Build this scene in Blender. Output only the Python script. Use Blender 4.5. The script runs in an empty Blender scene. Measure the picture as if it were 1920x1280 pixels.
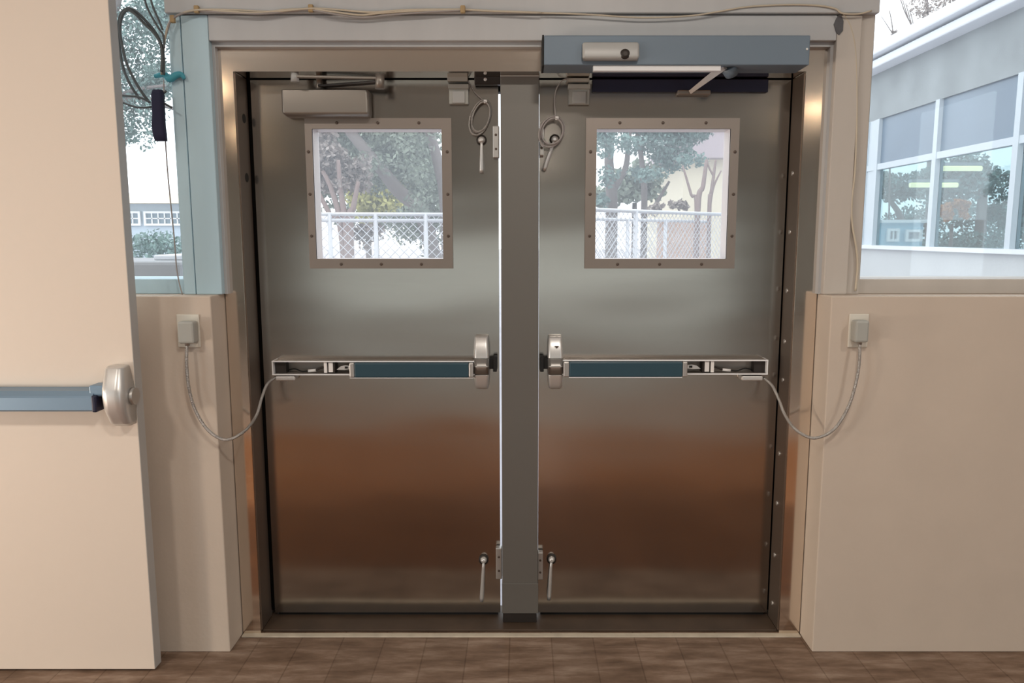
import bpy, bmesh, math, random
from mathutils import Vector, Matrix, Quaternion
random.seed(7)
PI = math.pi
C = bpy.context.scene.collection
F, CX, CY, H = 1440.0, 980.0, 640.0, 1.49
TANP = 199 / 1440.0
cp = 1 / math.sqrt(1 + TANP * TANP); sp = TANP * cp

def ray(px, py):
    u = (px - CX) / F; v = (CY - py) / F
    return Vector((u, cp + sp * v, -sp + cp * v))
def at(px, py, Y):            # measured point on the plane y = Y
    d = ray(px, py); t = Y / d.y
    return Vector((d.x * t, Y, H + d.z * t))
def atx(px, py, X):           # measured point on the plane x = X
    d = ray(px, py); t = X / d.x
    return Vector((X, d.y * t, H + d.z * t))
def X(px, Y, py=640): return at(px, py, Y).x
def Z(py, Y): return at(CX, py, Y).z

# ------------------------------------------------------------- mesh helpers
def box(bm, x0, x1, y0, y1, z0, z1, bev=0.0, seg=2):
    if x0 > x1: x0, x1 = x1, x0
    if y0 > y1: y0, y1 = y1, y0
    if z0 > z1: z0, z1 = z1, z0
    v = [bm.verts.new(p) for p in ((x0,y0,z0),(x1,y0,z0),(x1,y1,z0),(x0,y1,z0),(x0,y0,z1),(x1,y0,z1),(x1,y1,z1),(x0,y1,z1))]
    fs = [bm.faces.new([v[i] for i in q]) for q in ((0,3,2,1),(4,5,6,7),(0,1,5,4),(1,2,6,5),(2,3,7,6),(3,0,4,7))]
    if bev > 0:
        es = list({e for f in fs for e in f.edges})
        bmesh.ops.bevel(bm, geom=es, offset=bev, segments=seg, profile=0.5, affect='EDGES')
def prism(bm, poly, y0, y1):
    """polygon in x,z extruded along y"""
    a = [bm.verts.new((x, y0, z)) for x, z in poly]; b = [bm.verts.new((x, y1, z)) for x, z in poly]
    n = len(poly)
    bm.faces.new(a); bm.faces.new(b[::-1])
    for i in range(n):
        bm.faces.new((a[i], b[i], b[(i+1) % n], a[(i+1) % n]))
    bmesh.ops.recalc_face_normals(bm, faces=bm.faces[:])
def ring(bm, o, i, y0, y1):
    """rectangular ring o=(x0,x1,z0,z1), hole i, extruded along y"""
    def q(r, y): return [bm.verts.new(p) for p in ((r[0],y,r[2]),(r[1],y,r[2]),(r[1],y,r[3]),(r[0],y,r[3]))]
    oa, ia, ob, ib = q(o,y0), q(i,y0), q(o,y1), q(i,y1)
    for k in range(4):
        m = (k+1) % 4
        bm.faces.new((oa[k],oa[m],ia[m],ia[k])); bm.faces.new((ob[k],ib[k],ib[m],ob[m]))
        bm.faces.new((oa[k],ob[k],ob[m],oa[m])); bm.faces.new((ia[k],ia[m],ib[m],ib[k]))
    bmesh.ops.recalc_face_normals(bm, faces=bm.faces[:])
def smooth_pts(pts, n=8):
    pts = [Vector(p) for p in pts]
    if len(pts) < 3: return pts
    out = []
    P = [pts[0]*2-pts[1]] + pts + [pts[-1]*2-pts[-2]]
    for i in range(1, len(P)-2):
        for k in range(n):
            t = k/n
            a,b,c_,d = P[i-1],P[i],P[i+1],P[i+2]
            out.append(0.5*((2*b)+(c_-a)*t+(2*a-5*b+4*c_-d)*t*t+(3*b-a-3*c_+d)*t**3))
    out.append(pts[-1]); return out
def tube(bm, pts, r, seg=8, r1=None):
    pts = [Vector(p) for p in pts]; n = len(pts)
    rs = r if isinstance(r, (list, tuple)) else [r + ((r1 if r1 is not None else r) - r) * i / max(1, n-1) for i in range(n)]
    t0 = (pts[1]-pts[0]).normalized()
    up = Vector((0,0,1)) if abs(t0.z) < 0.9 else Vector((1,0,0))
    nrm = t0.cross(up).normalized(); rings = []; pt = t0
    for i in range(n):
        t = (pts[min(i+1,n-1)]-pts[max(i-1,0)])
        t = t.normalized() if t.length > 1e-9 else pt
        nrm = (pt.rotation_difference(t) @ nrm); nrm = (nrm - t*nrm.dot(t)).normalized(); pt = t
        bn = t.cross(nrm)
        rings.append([bm.verts.new(pts[i] + (nrm*math.cos(2*PI*k/seg)+bn*math.sin(2*PI*k/seg))*rs[i]) for k in range(seg)])
    for i in range(n-1):
        for k in range(seg):
            f = bm.faces.new((rings[i][k],rings[i][(k+1)%seg],rings[i+1][(k+1)%seg],rings[i+1][k])); f.smooth = True
    bm.faces.new(rings[0][::-1]); bm.faces.new(rings[-1])
def disc(bm, c, r, depth, seg=20, dome=0.0):
    """short round button whose axis is -y, its face at c.y-depth"""
    c = Vector(c); prof = [(r,0),(r,-depth*0.7),(r*0.85,-depth),(r*0.4,-depth-dome)]
    rings = [[bm.verts.new(c+Vector((a*math.cos(2*PI*k/seg),b,a*math.sin(2*PI*k/seg)))) for k in range(seg)] for a,b in prof]
    for i in range(len(prof)-1):
        for k in range(seg):
            f = bm.faces.new((rings[i][k],rings[i][(k+1)%seg],rings[i+1][(k+1)%seg],rings[i+1][k])); f.smooth = True
    bm.faces.new(rings[-1]); bm.faces.new(rings[0][::-1])
    bmesh.ops.recalc_face_normals(bm, faces=bm.faces[:])
def loft(bm, secs, n=6):
    """secs: (z, x0, x1, yback, yfront, corner radius): rounded-front section lofted along z"""
    rings = []
    for z, x0, x1, yb, yf, r in secs:
        pts = [(x0, yb)]
        for k in range(n+1):
            a = PI + (PI/2)*k/n; pts.append((x0+r+r*math.cos(a), yf+r+r*math.sin(a)))
        for k in range(n+1):
            a = 1.5*PI + (PI/2)*k/n; pts.append((x1-r+r*math.cos(a), yf+r+r*math.sin(a)))
        pts.append((x1, yb))
        rings.append([bm.verts.new((x,y,z)) for x,y in pts])
    m = len(rings[0])
    for i in range(len(rings)-1):
        for k in range(m):
            f = bm.faces.new((rings[i][k],rings[i][(k+1)%m],rings[i+1][(k+1)%m],rings[i+1][k])); f.smooth = k not in (m-1,)
    bm.faces.new(rings[0]); bm.faces.new(rings[-1][::-1])
    bmesh.ops.recalc_face_normals(bm, faces=bm.faces[:])
def obj(name, bm, m, parent=None, loc=None):
    me = bpy.data.meshes.new(name)
    if loc is not None:
        bmesh.ops.translate(bm, verts=bm.verts, vec=-Vector(loc))
    bm.to_mesh(me); bm.free()
    me.materials.append(m)
    o = bpy.data.objects.new(name, me); C.objects.link(o)
    if name in ('closer_body', 'motion_sensor', 'head_cover', 'head_block', 'end_casting'):
        o.modifiers.new('weighted', 'WEIGHTED_NORMAL')
    if loc is not None: o.location = loc
    if parent is not None:
        o.parent = parent
        o.location = Vector(o.location) - world_loc(parent)
    return o
def world_loc(o):
    l = Vector(o.location)
    while o.parent is not None:
        o = o.parent; l += Vector(o.location)
    return l
def meshobj(name, verts, faces, m, parent=None):
    me = bpy.data.meshes.new(name); me.from_pydata(verts, [], faces); me.materials.append(m); me.update()
    o = bpy.data.objects.new(name, me); C.objects.link(o)
    if parent is not None:
        o.parent = parent; o.location = -world_loc(parent)
    return o
def thing(name, label, cat, loc=(0,0,0), group=None):
    o = bpy.data.objects.new(name, None); C.objects.link(o); o.location = loc; o.empty_display_size = 0.05
    return tag(o, label, cat, group)
def tag(o, label, cat, group=None):
    o['label'] = label; o['category'] = cat
    if group: o['group'] = group
    return o
def struct(name, bm, m, label=None):
    o = obj(name, bm, m); o['kind'] = 'structure'
    if label: o['label'] = label
    return o
def B(): return bmesh.new()
def part_box(name, m, parent, *a, **k):
    bm = B(); box(bm, *a, **k); return obj(name, bm, m, parent)
def part_tube(name, m, parent, pts, r, seg=8, r1=None):
    bm = B(); tube(bm, pts, r, seg, r1); return obj(name, bm, m, parent)

# ------------------------------------------------------------- materials
def mat(name, col, rough=0.5, metal=0.0, bump=0.0, bscale=40.0, stretch=(1,1,1), var=0.0, vscale=6.0, spec=0.5, col2=None):
    m = bpy.data.materials.new(name); m.use_nodes = True
    nt = m.node_tree; b = nt.nodes['Principled BSDF']
    b.inputs['Base Color'].default_value = (*col, 1); b.inputs['Roughness'].default_value = rough
    b.inputs['Metallic'].default_value = metal; b.inputs['Specular IOR Level'].default_value = spec
    if bump or var:
        tc = nt.nodes.new('ShaderNodeTexCoord'); mp = nt.nodes.new('ShaderNodeMapping'); mp.inputs['Scale'].default_value = stretch
        nt.links.new(tc.outputs['Object'], mp.inputs['Vector'])
    if bump:
        n = nt.nodes.new('ShaderNodeTexNoise'); n.inputs['Scale'].default_value = bscale; n.inputs['Detail'].default_value = 3
        nt.links.new(mp.outputs[0], n.inputs['Vector'])
        bp = nt.nodes.new('ShaderNodeBump'); bp.inputs['Strength'].default_value = bump; bp.inputs['Distance'].default_value = 0.01
        nt.links.new(n.outputs['Fac'], bp.inputs['Height']); nt.links.new(bp.outputs[0], b.inputs['Normal'])
    if var:
        n2 = nt.nodes.new('ShaderNodeTexNoise'); n2.inputs['Scale'].default_value = vscale; n2.inputs['Detail'].default_value = 4
        nt.links.new(mp.outputs[0], n2.inputs['Vector'])
        r = nt.nodes.new('ShaderNodeValToRGB')
        c2 = col2 or tuple(c*(1-var) for c in col)
        r.color_ramp.elements[0].color = (*c2, 1); r.color_ramp.elements[1].color = (*col, 1)
        r.color_ramp.elements[0].position = 0.3; r.color_ramp.elements[1].position = 0.7
        nt.links.new(n2.outputs['Fac'], r.inputs[0]); nt.links.new(r.outputs[0], b.inputs['Base Color'])
    return m
def glass(name, haze=0.12, gloss=0.06, tint=(1,1,1)):
    m = bpy.data.materials.new(name); m.use_nodes = True; nt = m.node_tree; nt.nodes.clear()
    out = nt.nodes.new('ShaderNodeOutputMaterial')
    tr = nt.nodes.new('ShaderNodeBsdfTransparent'); tr.inputs[0].default_value = (*tint,1)
    tl = nt.nodes.new('ShaderNodeBsdfTranslucent'); tl.inputs[0].default_value = (0.9,0.95,1,1)
    gl = nt.nodes.new('ShaderNodeBsdfGlossy'); gl.inputs['Roughness'].default_value = 0.02
    m1 = nt.nodes.new('ShaderNodeMixShader'); m2 = nt.nodes.new('ShaderNodeMixShader')
    tc = nt.nodes.new('ShaderNodeTexCoord'); n = nt.nodes.new('ShaderNodeTexNoise'); n.inputs['Scale'].default_value = 3
    nt.links.new(tc.outputs['Object'], n.inputs['Vector'])
    mr = nt.nodes.new('ShaderNodeMapRange'); mr.inputs[3].default_value = haze*0.7; mr.inputs[4].default_value = haze*1.3
    nt.links.new(n.outputs['Fac'], mr.inputs[0]); nt.links.new(mr.outputs[0], m1.inputs[0])
    nt.links.new(tr.outputs[0], m1.inputs[1]); nt.links.new(tl.outputs[0], m1.inputs[2])
    lw = nt.nodes.new('ShaderNodeLayerWeight'); lw.inputs[0].default_value = 0.5
    pw = nt.nodes.new('ShaderNodeMath'); pw.operation = 'POWER'; pw.inputs[1].default_value = 4.0
    mu = nt.nodes.new('ShaderNodeMath'); mu.operation = 'MULTIPLY_ADD'; mu.inputs[1].default_value = 0.5; mu.inputs[2].default_value = gloss
    nt.links.new(lw.outputs['Facing'], pw.inputs[0]); nt.links.new(pw.outputs[0], mu.inputs[0]); nt.links.new(mu.outputs[0], m2.inputs[0])
    nt.links.new(m1.outputs[0], m2.inputs[1]); nt.links.new(gl.outputs[0], m2.inputs[2])
    nt.links.new(m2.outputs[0], out.inputs[0]); return m
def emit(name, col, s):
    m = bpy.data.materials.new(name); m.use_nodes = True; nt = m.node_tree
    b = nt.nodes['Principled BSDF']; b.inputs['Base Color'].default_value = (*col,1)
    b.inputs['Emission Color'].default_value = (*col,1); b.inputs['Emission Strength'].default_value = s
    return m
def steel(name, col, rough, wave=0.25):
    """brushed stainless sheet: fine vertical brushing plus the slow waviness of thin sheet"""
    m = bpy.data.materials.new(name); m.use_nodes = True; nt = m.node_tree; b = nt.nodes['Principled BSDF']
    b.inputs['Base Color'].default_value = (*col,1); b.inputs['Metallic'].default_value = 1.0
    tc = nt.nodes.new('ShaderNodeTexCoord')
    mp = nt.nodes.new('ShaderNodeMapping'); mp.inputs['Scale'].default_value = (0.7, 1, 2.2)
    nt.links.new(tc.outputs['Object'], mp.inputs['Vector'])
    n = nt.nodes.new('ShaderNodeTexNoise'); n.inputs['Scale'].default_value = 1.6; n.inputs['Detail'].default_value = 1
    nt.links.new(mp.outputs[0], n.inputs['Vector'])
    bp = nt.nodes.new('ShaderNodeBump'); bp.inputs['Strength'].default_value = wave; bp.inputs['Distance'].default_value = 0.02
    nt.links.new(n.outputs['Fac'], bp.inputs['Height'])
    mp2 = nt.nodes.new('ShaderNodeMapping'); mp2.inputs['Scale'].default_value = (6, 1, 300)
    nt.links.new(tc.outputs['Object'], mp2.inputs['Vector'])
    n2 = nt.nodes.new('ShaderNodeTexNoise'); n2.inputs['Scale'].default_value = 2; n2.inputs['Detail'].default_value = 2
    nt.links.new(mp2.outputs[0], n2.inputs['Vector'])
    mr = nt.nodes.new('ShaderNodeMapRange'); mr.inputs[3].default_value = rough-0.02; mr.inputs[4].default_value = rough+0.02
    nt.links.new(n2.outputs['Fac'], mr.inputs[0]); nt.links.new(mr.outputs[0], b.inputs['Roughness'])
    nt.links.new(bp.outputs[0], b.inputs['Normal']); return m

M = dict(
    steel=steel('brushed_steel', (0.48,0.445,0.41), 0.165),
    frame_steel=steel('frame_steel', (0.83,0.75,0.675), 0.11, 0.10),
    mullion=mat('mullion_steel', (0.20,0.19,0.175), 0.5, 0.6),
    alu=mat('cast_aluminium', (0.70,0.69,0.675), 0.36, 0.6),
    alu_dull=mat('dull_aluminium', (0.52,0.50,0.48), 0.42, 0.8),
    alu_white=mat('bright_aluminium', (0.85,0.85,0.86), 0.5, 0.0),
    vision=mat('vision_frame_steel', (0.32,0.275,0.245), 0.42, 0.7),
    housing=mat('bar_housing', (0.36,0.32,0.29), 0.42, 0.6),
    pad=mat('blue_pad', (0.030,0.072,0.098), 0.38, 0.0, spec=0.4),
    pad_light=mat('pale_blue_bar', (0.20,0.30,0.41), 0.4, 0.2),
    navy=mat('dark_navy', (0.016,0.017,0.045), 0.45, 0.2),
    black=mat('black_rubber', (0.006,0.006,0.006), 0.7),
    dark=mat('dark_metal', (0.05,0.042,0.038), 0.45, 0.6),
    screw=mat('screw_head', (0.12,0.09,0.075), 0.45, 0.7),
    closer=mat('closer_paint', (0.30,0.27,0.24), 0.4, 0.6),
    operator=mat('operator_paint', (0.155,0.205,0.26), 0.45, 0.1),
    sensor=mat('sensor_plastic', (0.42,0.42,0.41), 0.35),
    plastic=mat('grey_plastic', (0.40,0.40,0.37), 0.5),
    cream=mat('cream_plate', (0.70,0.66,0.58), 0.45),
    white=mat('white_plastic', (0.85,0.82,0.80), 0.5),
    conduit=mat('steel_conduit', (0.50,0.48,0.46), 0.35, 0.85, bump=0.6, bscale=300),
    cablegrey=mat('grey_cable', (0.33,0.30,0.29), 0.5),
    cablecream=mat('cream_cable', (0.55,0.48,0.38), 0.55),
    cabledark=mat('dark_cable', (0.07,0.08,0.085), 0.45),
    purple=mat('navy_strap', (0.018,0.018,0.05), 0.85),
    teal=mat('teal_ribbon', (0.06,0.34,0.44), 0.5),
    paint=mat('grey_painted_wood', (0.50,0.505,0.515), 0.45, bump=0.06, bscale=9, stretch=(3,3,0.6), var=0.08, vscale=3),
    paint_daylit=mat('daylit_painted_wood', (0.52,0.70,0.79), 0.45, bump=0.06, bscale=9, stretch=(3,3,0.6), var=0.10, vscale=3),  # blue daylight put into the left boards' grey paint
    paint_lamplit=mat('lamplit_painted_wood', (0.55,0.50,0.45), 0.45, bump=0.06, bscale=9, stretch=(3,3,0.6), var=0.08, vscale=3),  # warm lamplight put into the right boards' grey paint
    plaster=mat('plaster', (0.62,0.525,0.44), 0.75, bump=0.06, bscale=60, var=0.05, vscale=5),
    doorpaint=mat('door_paint', (0.78,0.68,0.59), 0.5, bump=0.06, bscale=30),
    dooredge=mat('door_edge', (0.48,0.47,0.46), 0.5),
    strip=mat('cream_strip', (0.62,0.55,0.44), 0.6, var=0.25, vscale=14),
    chip=mat('dark_patch', (0.13,0.13,0.14), 0.8, var=0.3, vscale=40),
    brass=mat('brown_clip', (0.40,0.28,0.14), 0.6),
)
def floor_mat(name, c0, c1, c2, rough, spec):
    m = bpy.data.materials.new(name); m.use_nodes = True; nt = m.node_tree; b = nt.nodes['Principled BSDF']
    tc = nt.nodes.new('ShaderNodeTexCoord'); mp = nt.nodes.new('ShaderNodeMapping'); mp.inputs['Scale'].default_value = (1.2,5,1)
    nt.links.new(tc.outputs['Object'], mp.inputs['Vector'])
    n = nt.nodes.new('ShaderNodeTexNoise'); n.inputs['Scale'].default_value = 3.5; n.inputs['Detail'].default_value = 8; n.inputs['Roughness'].default_value = 0.65
    nt.links.new(mp.outputs[0], n.inputs['Vector'])
    r = nt.nodes.new('ShaderNodeValToRGB'); e = r.color_ramp.elements
    e[0].position = 0.32; e[0].color = (*c0,1); e[1].position = 0.72; e[1].color = (*c2,1)
    e.new(0.5).color = (*c1,1)
    nt.links.new(n.outputs['Fac'], r.inputs[0])
    br = nt.nodes.new('ShaderNodeTexBrick'); br.offset = 0.37
    br.inputs['Color1'].default_value = (1,1,1,1); br.inputs['Color2'].default_value = (0.86,0.86,0.86,1); br.inputs['Mortar'].default_value = (0.68,0.66,0.64,1)
    br.inputs['Scale'].default_value = 1; br.inputs['Brick Width'].default_value = 1.9; br.inputs['Row Height'].default_value = 0.155; br.inputs['Mortar Size'].default_value = 0.0025
    rot = nt.nodes.new('ShaderNodeMapping'); rot.inputs['Location'].default_value = (0.02, 0.048, 0); rot.inputs['Rotation'].default_value = (0,0,PI/2)
    nt.links.new(tc.outputs['Object'], rot.inputs['Vector']); nt.links.new(rot.outputs[0], br.inputs['Vector'])
    mx = nt.nodes.new('ShaderNodeMixRGB'); mx.blend_type = 'MULTIPLY'; mx.inputs[0].default_value = 1
    nt.links.new(r.outputs[0], mx.inputs[1]); nt.links.new(br.outputs['Color'], mx.inputs[2])
    nt.links.new(mx.outputs[0], b.inputs['Base Color']); b.inputs['Roughness'].default_value = rough; b.inputs['Specular IOR Level'].default_value = spec
    bp = nt.nodes.new('ShaderNodeBump'); bp.inputs['Strength'].default_value = 0.25; bp.inputs['Distance'].default_value = 0.004
    nt.links.new(n.outputs['Fac'], bp.inputs['Height']); nt.links.new(bp.outputs[0], b.inputs['Normal'])
    return m
M['floor'] = floor_mat('worn_plank_floor', (0.13,0.083,0.056), (0.225,0.15,0.107), (0.39,0.295,0.23), 0.5, 0.2)
M['floor_reflect_dark'] = floor_mat('dark_brown_reflected_floor', (0.10,0.035,0.010), (0.15,0.054,0.016), (0.21,0.085,0.03), 0.4, 0.25)  # browns of the unseen floor, chosen for what the steel doors reflect
M['floor_reflect_grey'] = floor_mat('grey_brown_reflected_floor', (0.28,0.215,0.18), (0.38,0.30,0.255), (0.48,0.40,0.34), 0.22, 0.5)
M['floor_reflect_orange'] = floor_mat('orange_brown_reflected_floor', (0.22,0.085,0.03), (0.31,0.125,0.045), (0.40,0.18,0.075), 0.22, 0.5)

# ------------------------------------------------------------- depth planes
YD, YF, YW, YB, YH, YO = 2.84, 2.715, 2.594, 2.665, 2.648, 2.585   # door, steel frame, half wall, boards, header, operator
XL = -1.056; XR = 1.045        # inner ends of the half walls
RW, RB, RC = 6.0, -11.0, 3.25  # room half width, back, ceiling

# ------------------------------------------------------------- room shell
YZ = 2.40
bm = B(); box(bm, -RW, RW, YZ, YD+0.10, -0.1, 0); struct('floor', bm, M['floor'])
bm = B(); box(bm, -RW, RW, 1.35, YZ, -0.1, 0); struct('floor_reflect_dark', bm, M['floor_reflect_dark'])  # unseen floor split into bands only to colour the doors' reflection
bm = B(); box(bm, -RW, RW, -0.2, 1.35, -0.1, 0); struct('floor_reflect_orange', bm, M['floor_reflect_orange'])
bm = B(); box(bm, -RW, RW, RB, -0.2, -0.1, 0); struct('floor_reflect_grey', bm, M['floor_reflect_grey'])
bm = B(); box(bm, -RW-0.2, RW+0.2, RB-0.2, YD+0.10, RC, RC+0.15); struct('ceiling', bm, mat('ceiling_paint', (0.62,0.60,0.56), 0.8))
room = mat('room_wall_paint', (0.64,0.63,0.60), 0.8)
bm = B(); box(bm, -RW, RW, RB-0.2, RB, 0, RC); struct('wall_back', bm, room)
bm = B(); box(bm, -RW-0.2, -RW, RB, YD+0.1, 0, RC); struct('wall_left', bm, room)
bm = B(); box(bm, RW, RW+0.2, RB, YD+0.1, 0, RC); struct('wall_right', bm, room)
ZC = Z(555, YW)
def half_wall(name, x0, x1, label):
    bm = B(); box(bm, x0, x1, YW, YD+0.08, 0, ZC, bev=0.004); struct(name, bm, M['plaster'], label)
half_wall('wall_front_left', -RW, XL, 'plastered half wall left of the steel doors')
half_wall('wall_front_right', XR, RW, 'plastered half wall right of the steel doors')

# painted boards and posts above the half walls
ztop = Z(28, YB)
xl0 = X(403, YB, 300); xl1 = X(363, YB, 500); xl2 = X(329, YB, 300)
xr0 = X(1557, YB, 300); xr1 = X(1598, YB, 400); xr2 = X(1625, YB, 360)
zhb = Z(76, YB)
def board(name, a, label, m='paint'):
    bm = B(); box(bm, *a, bev=0.003); return struct(name, bm, M[m], label)
board('trim_1', (xl1+0.004, xl0, YB, YD+0.05, ZC, ztop), 'daylight-tinted grey upright board left of the door frame', 'paint_daylit')
board('trim_2', (xl2, xl1, YB+0.004, YD+0.05, ZC, RC), 'daylight-tinted grey window post left of the door frame', 'paint_daylit')
board('trim_3', (xr0, xr1-0.003, YB, YD+0.05, ZC, ztop), 'grey upright board right of the door frame', 'paint_lamplit')
board('trim_4', (xr1, xr2, YB+0.012, YD+0.05, ZC, RC), 'grey window post right of the door frame', 'paint_lamplit')
board('trim_5', (xl0+0.001, xr0-0.001, YB, YD+0.05, zhb, ztop), 'flat board above the steel door frame')
board('trim_6', (xl2, xr2, YH, YD+0.05, ztop+0.002, RC), 'painted beam carrying the loose cables')
# thin bead round the steel frame
bd = 0.018
bm = B(); prism(bm, [(xl0,ZC),(xl0,zhb),(xr0,zhb),(xr0,ZC),(xr0-0.010,ZC),(xr0-0.010,zhb-0.014),(xl0+0.010,zhb-0.014),(xl0+0.010,ZC)], YB+0.025, YF+0.01)
struct('trim_7', bm, M['paint'])
# patch of missing paint at upper right
pc = [(1568,34),(1576,26),(1581,40),(1580,58),(1573,66),(1567,60),(1563,46)]
bm = B(); prism(bm, [(at(a,b,YB).x, at(a,b,YB).z) for a,b in pc], YB-0.003, YB+0.002)
o = obj('paint_chip', bm, M['chip']); o['kind'] = 'structure'; o.name = 'trim_8'

# side windows
def window(name, x0, x1, side):
    zr = Z(523, YB+0.03)
    bm = B(); box(bm, x0, x1, YB+0.03, YD+0.05, ZC, zr, bev=0.003)
    wp = M['paint_daylit' if side < 0 else 'paint_lamplit']
    w = struct(name, bm, wp)
    bm = B(); box(bm, x0, x1, YD-0.03, YD-0.024, zr-0.005, 3.1)
    obj('glass_pane', bm, G_side, w)
    bm = B()
    xs = (x1-0.022, x1+0.001) if side < 0 else (x0-0.001, x0+0.018)
    box(bm, xs[0], xs[1], YB+0.055, YD-0.02, zr, 3.1); obj('glazing_seal', bm, M['black'] if side > 0 else wp, w)
    bm = B(); box(bm, x0, x1, YB+0.03, YD+0.05, 3.1, RC); obj('head_rail', bm, wp, w)
    e = x0 if side < 0 else x1
    bm = B(); box(bm, e-0.03, e+0.03, YB+0.03, YD+0.05, ZC, 3.1); obj('jamb', bm, wp, w)
    return w
G_side = glass('side_window_glass', 0.045, 0.02)
G_door = glass('door_window_glass', 0.10, 0.03, (1.0,0.985,0.98))
window('window_1', -3.4, xl2, -1); window('window_2', xr2, 4.6, 1)
for s, n in ((-1,'wall_corner_left'), (1,'wall_corner_right')):
    x0, x1 = (-RW, -3.37) if s < 0 else (4.57, RW)
    bm = B(); box(bm, x0, x1, YB+0.03, YD+0.05, ZC, RC); struct(n, bm, room)

# steel door frame
xfl = XL+0.004; xfr = XR-0.004
xil = X(462, YF); xir = X(1487, YF)
zf0 = Z(88, YF); zf1 = Z(134, YF)
bm = B(); prism(bm, [(xfl,0),(xfl,zhb),(xfr,zhb),(xfr,0),(xir,0),(xir,zf1),(xil,zf1),(xil,0)], YF, YD+0.051)
frame = struct('trim_9', bm, M['frame_steel'], 'brown-grey stainless steel door frame')
bm = B(); prism(bm, [(xfl,0),(xfl,zhb),(xfr,zhb),(xfr,0),(xir-0.02,0),(xir-0.02,zf1-0.035),(xil+0.02,zf1-0.035),(xil+0.02,0)], YD+0.052, YD+0.10)
obj('door_stop', bm, M['black'], frame)
M['hinge'] = mat('brown_hinge_steel', (0.20,0.155,0.125), 0.4, 0.75)
M['threshold'] = mat('worn_brown_threshold', (0.075,0.047,0.030), 0.6, var=0.35, vscale=9)
for xa, xb in ((xil-0.001, xil+0.003), (xir-0.003, xir+0.001)):
    bm = B(); box(bm, xa, xb, YF+0.012, YD-0.004, 0.014, Z(149, YD), bev=0.001); obj('continuous_hinge', bm, M['hinge'], frame)
for py, big in ((222,1),(333,1)):
    c = at(457 if py < 300 else 463, py, YD-0.05); bm = B()
    tube(bm, [(xil-0.002, YD-0.05, c.z), (xil+0.0045, YD-0.05, c.z)], 0.016, 14); obj('bolt_hole', bm, M['black'], frame)
for py in (325,435,545,640,712,850,943,1040,1130):
    c = at(1480, py, YD-0.05); bm = B()
    tube(bm, [(xir+0.002, YD-0.05, c.z), (xir-0.007, YD-0.05, c.z)], 0.008, 10); obj('bolt', bm, M['alu_dull'], frame)
# threshold and cream floor strip
bm = B(); box(bm, xil, xir, YF+0.02, YD+0.09, 0, 0.010, bev=0.003); th = struct('trim_10', bm, M['threshold'])
bm = B(); box(bm, xfl, xfr, YF-0.022, YF+0.004, 0.0, 0.006, bev=0.002); struct('trim_11', bm, M['strip'])

# ------------------------------------------------------------- steel doors
zdb = 0.025; zdt = Z(150, YD)
def screws(parent, pts, r, y, m='screw'):
    for x, z in pts:
        bm = B(); disc(bm, (x, y, z), r, 0.0025, 12); obj('screw', bm, M[m], parent)
def steel_door(name, x0, x1, hole, fr, label, sealside):
    o = [x0, x1, zdb, zdt]
    bm = B(); ring(bm, o, hole, YD, YD+0.05)
    d = struct(name, bm, M['steel'], label)
    h = (hole[0]+0.0, hole[1], hole[2], hole[3])
    bm = B(); ring(bm, fr, (hole[0]+0.004, hole[1]-0.004, hole[2]+0.004, hole[3]-0.004), YD-0.010, YD)
    vf = obj('vision_frame', bm, M['vision'], d)
    bm = B(); ring(bm, (h[0]-0.001,h[1]+0.001,h[2]-0.001,h[3]+0.001), (h[0]+0.004,h[1]-0.004,h[2]+0.004,h[3]-0.004), YD-0.008, YD+0.085)
    obj('window_liner', bm, M['liner'], d)
    bm = B(); box(bm, h[0], h[1], YD+0.074, YD+0.080, h[2], h[3]); obj('glass_pane', bm, G_door, d)
    w, hh = fr[1]-fr[0], fr[3]-fr[2]; pts = []
    for t in (0.22, 0.5, 0.78):
        pts += [(fr[0]+w*t, (fr[3]+hole[3])/2), (fr[0]+w*t, (fr[2]+hole[2])/2)]
        pts += [((fr[0]+hole[0])/2, fr[2]+hh*t), ((fr[1]+hole[1])/2, fr[2]+hh*t)]
    screws(vf, pts, 0.0055, YD-0.010)
    bm = B(); box(bm, x0+0.01, x1-0.01, YD+0.012, YD+0.04, 0.010, zdb+0.001); obj('sweep', bm, M['black'], d)
    return d
M['liner'] = mat('liner_paint', (0.74,0.70,0.70), 0.4)
zv = (Z(487, YD), Z(240, YD)); zo = (Z(503, YD), Z(222, YD))
door1 = steel_door('door_1', X(492, YD), X(936.2, YD), (X(588,YD,360), X(832,YD,360), *zv), (X(577,YD,360), X(848,YD,360), *zo), 'left stainless steel door with a square window', 1)
door2 = steel_door('door_2', X(1010, YD), X(1461, YD), (X(1115,YD,360), X(1367,YD,360), *zv), (X(1097,YD,360), X(1381,YD,360), *zo), 'right stainless steel door with a square window', -1)

# centre post between the doors
YM = 2.786
xm0, xm1 = X(940, YM), X(1009.5, YM)
t = thing('centre_post', 'brown-grey steel centre post standing between the two steel doors', 'post', ((xm0+xm1)/2, YM+0.025, 0))
part_box('post_body', M['mullion'], t, xm0, xm1, YM, YD+0.003, 0.052, Z(143, YM), bev=0.002)
part_box('post_sleeve', M['mullion'], t, xm0-0.001, xm1+0.002, YM-0.003, YD+0.003, 0.05, Z(1093, YM), bev=0.001)
part_box('base_shoe', M['dark'], t, xm0+0.002, xm1-0.004, YM+0.002, YD, 0.010, 0.052, bev=0.002)
part_box('top_bracket', M['alu_dull'], t, xm0, xm1, YM+0.001, YD, Z(143, YM)-0.001, Z(139, YM), bev=0.001)
bm = B(); box(bm, X(893,YM), xm0+0.002, YM+0.01, YD-0.01, Z(157,YM), Z(141,YM), bev=0.003); lb = obj('latch_box', bm, M['dark'], t)
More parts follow.
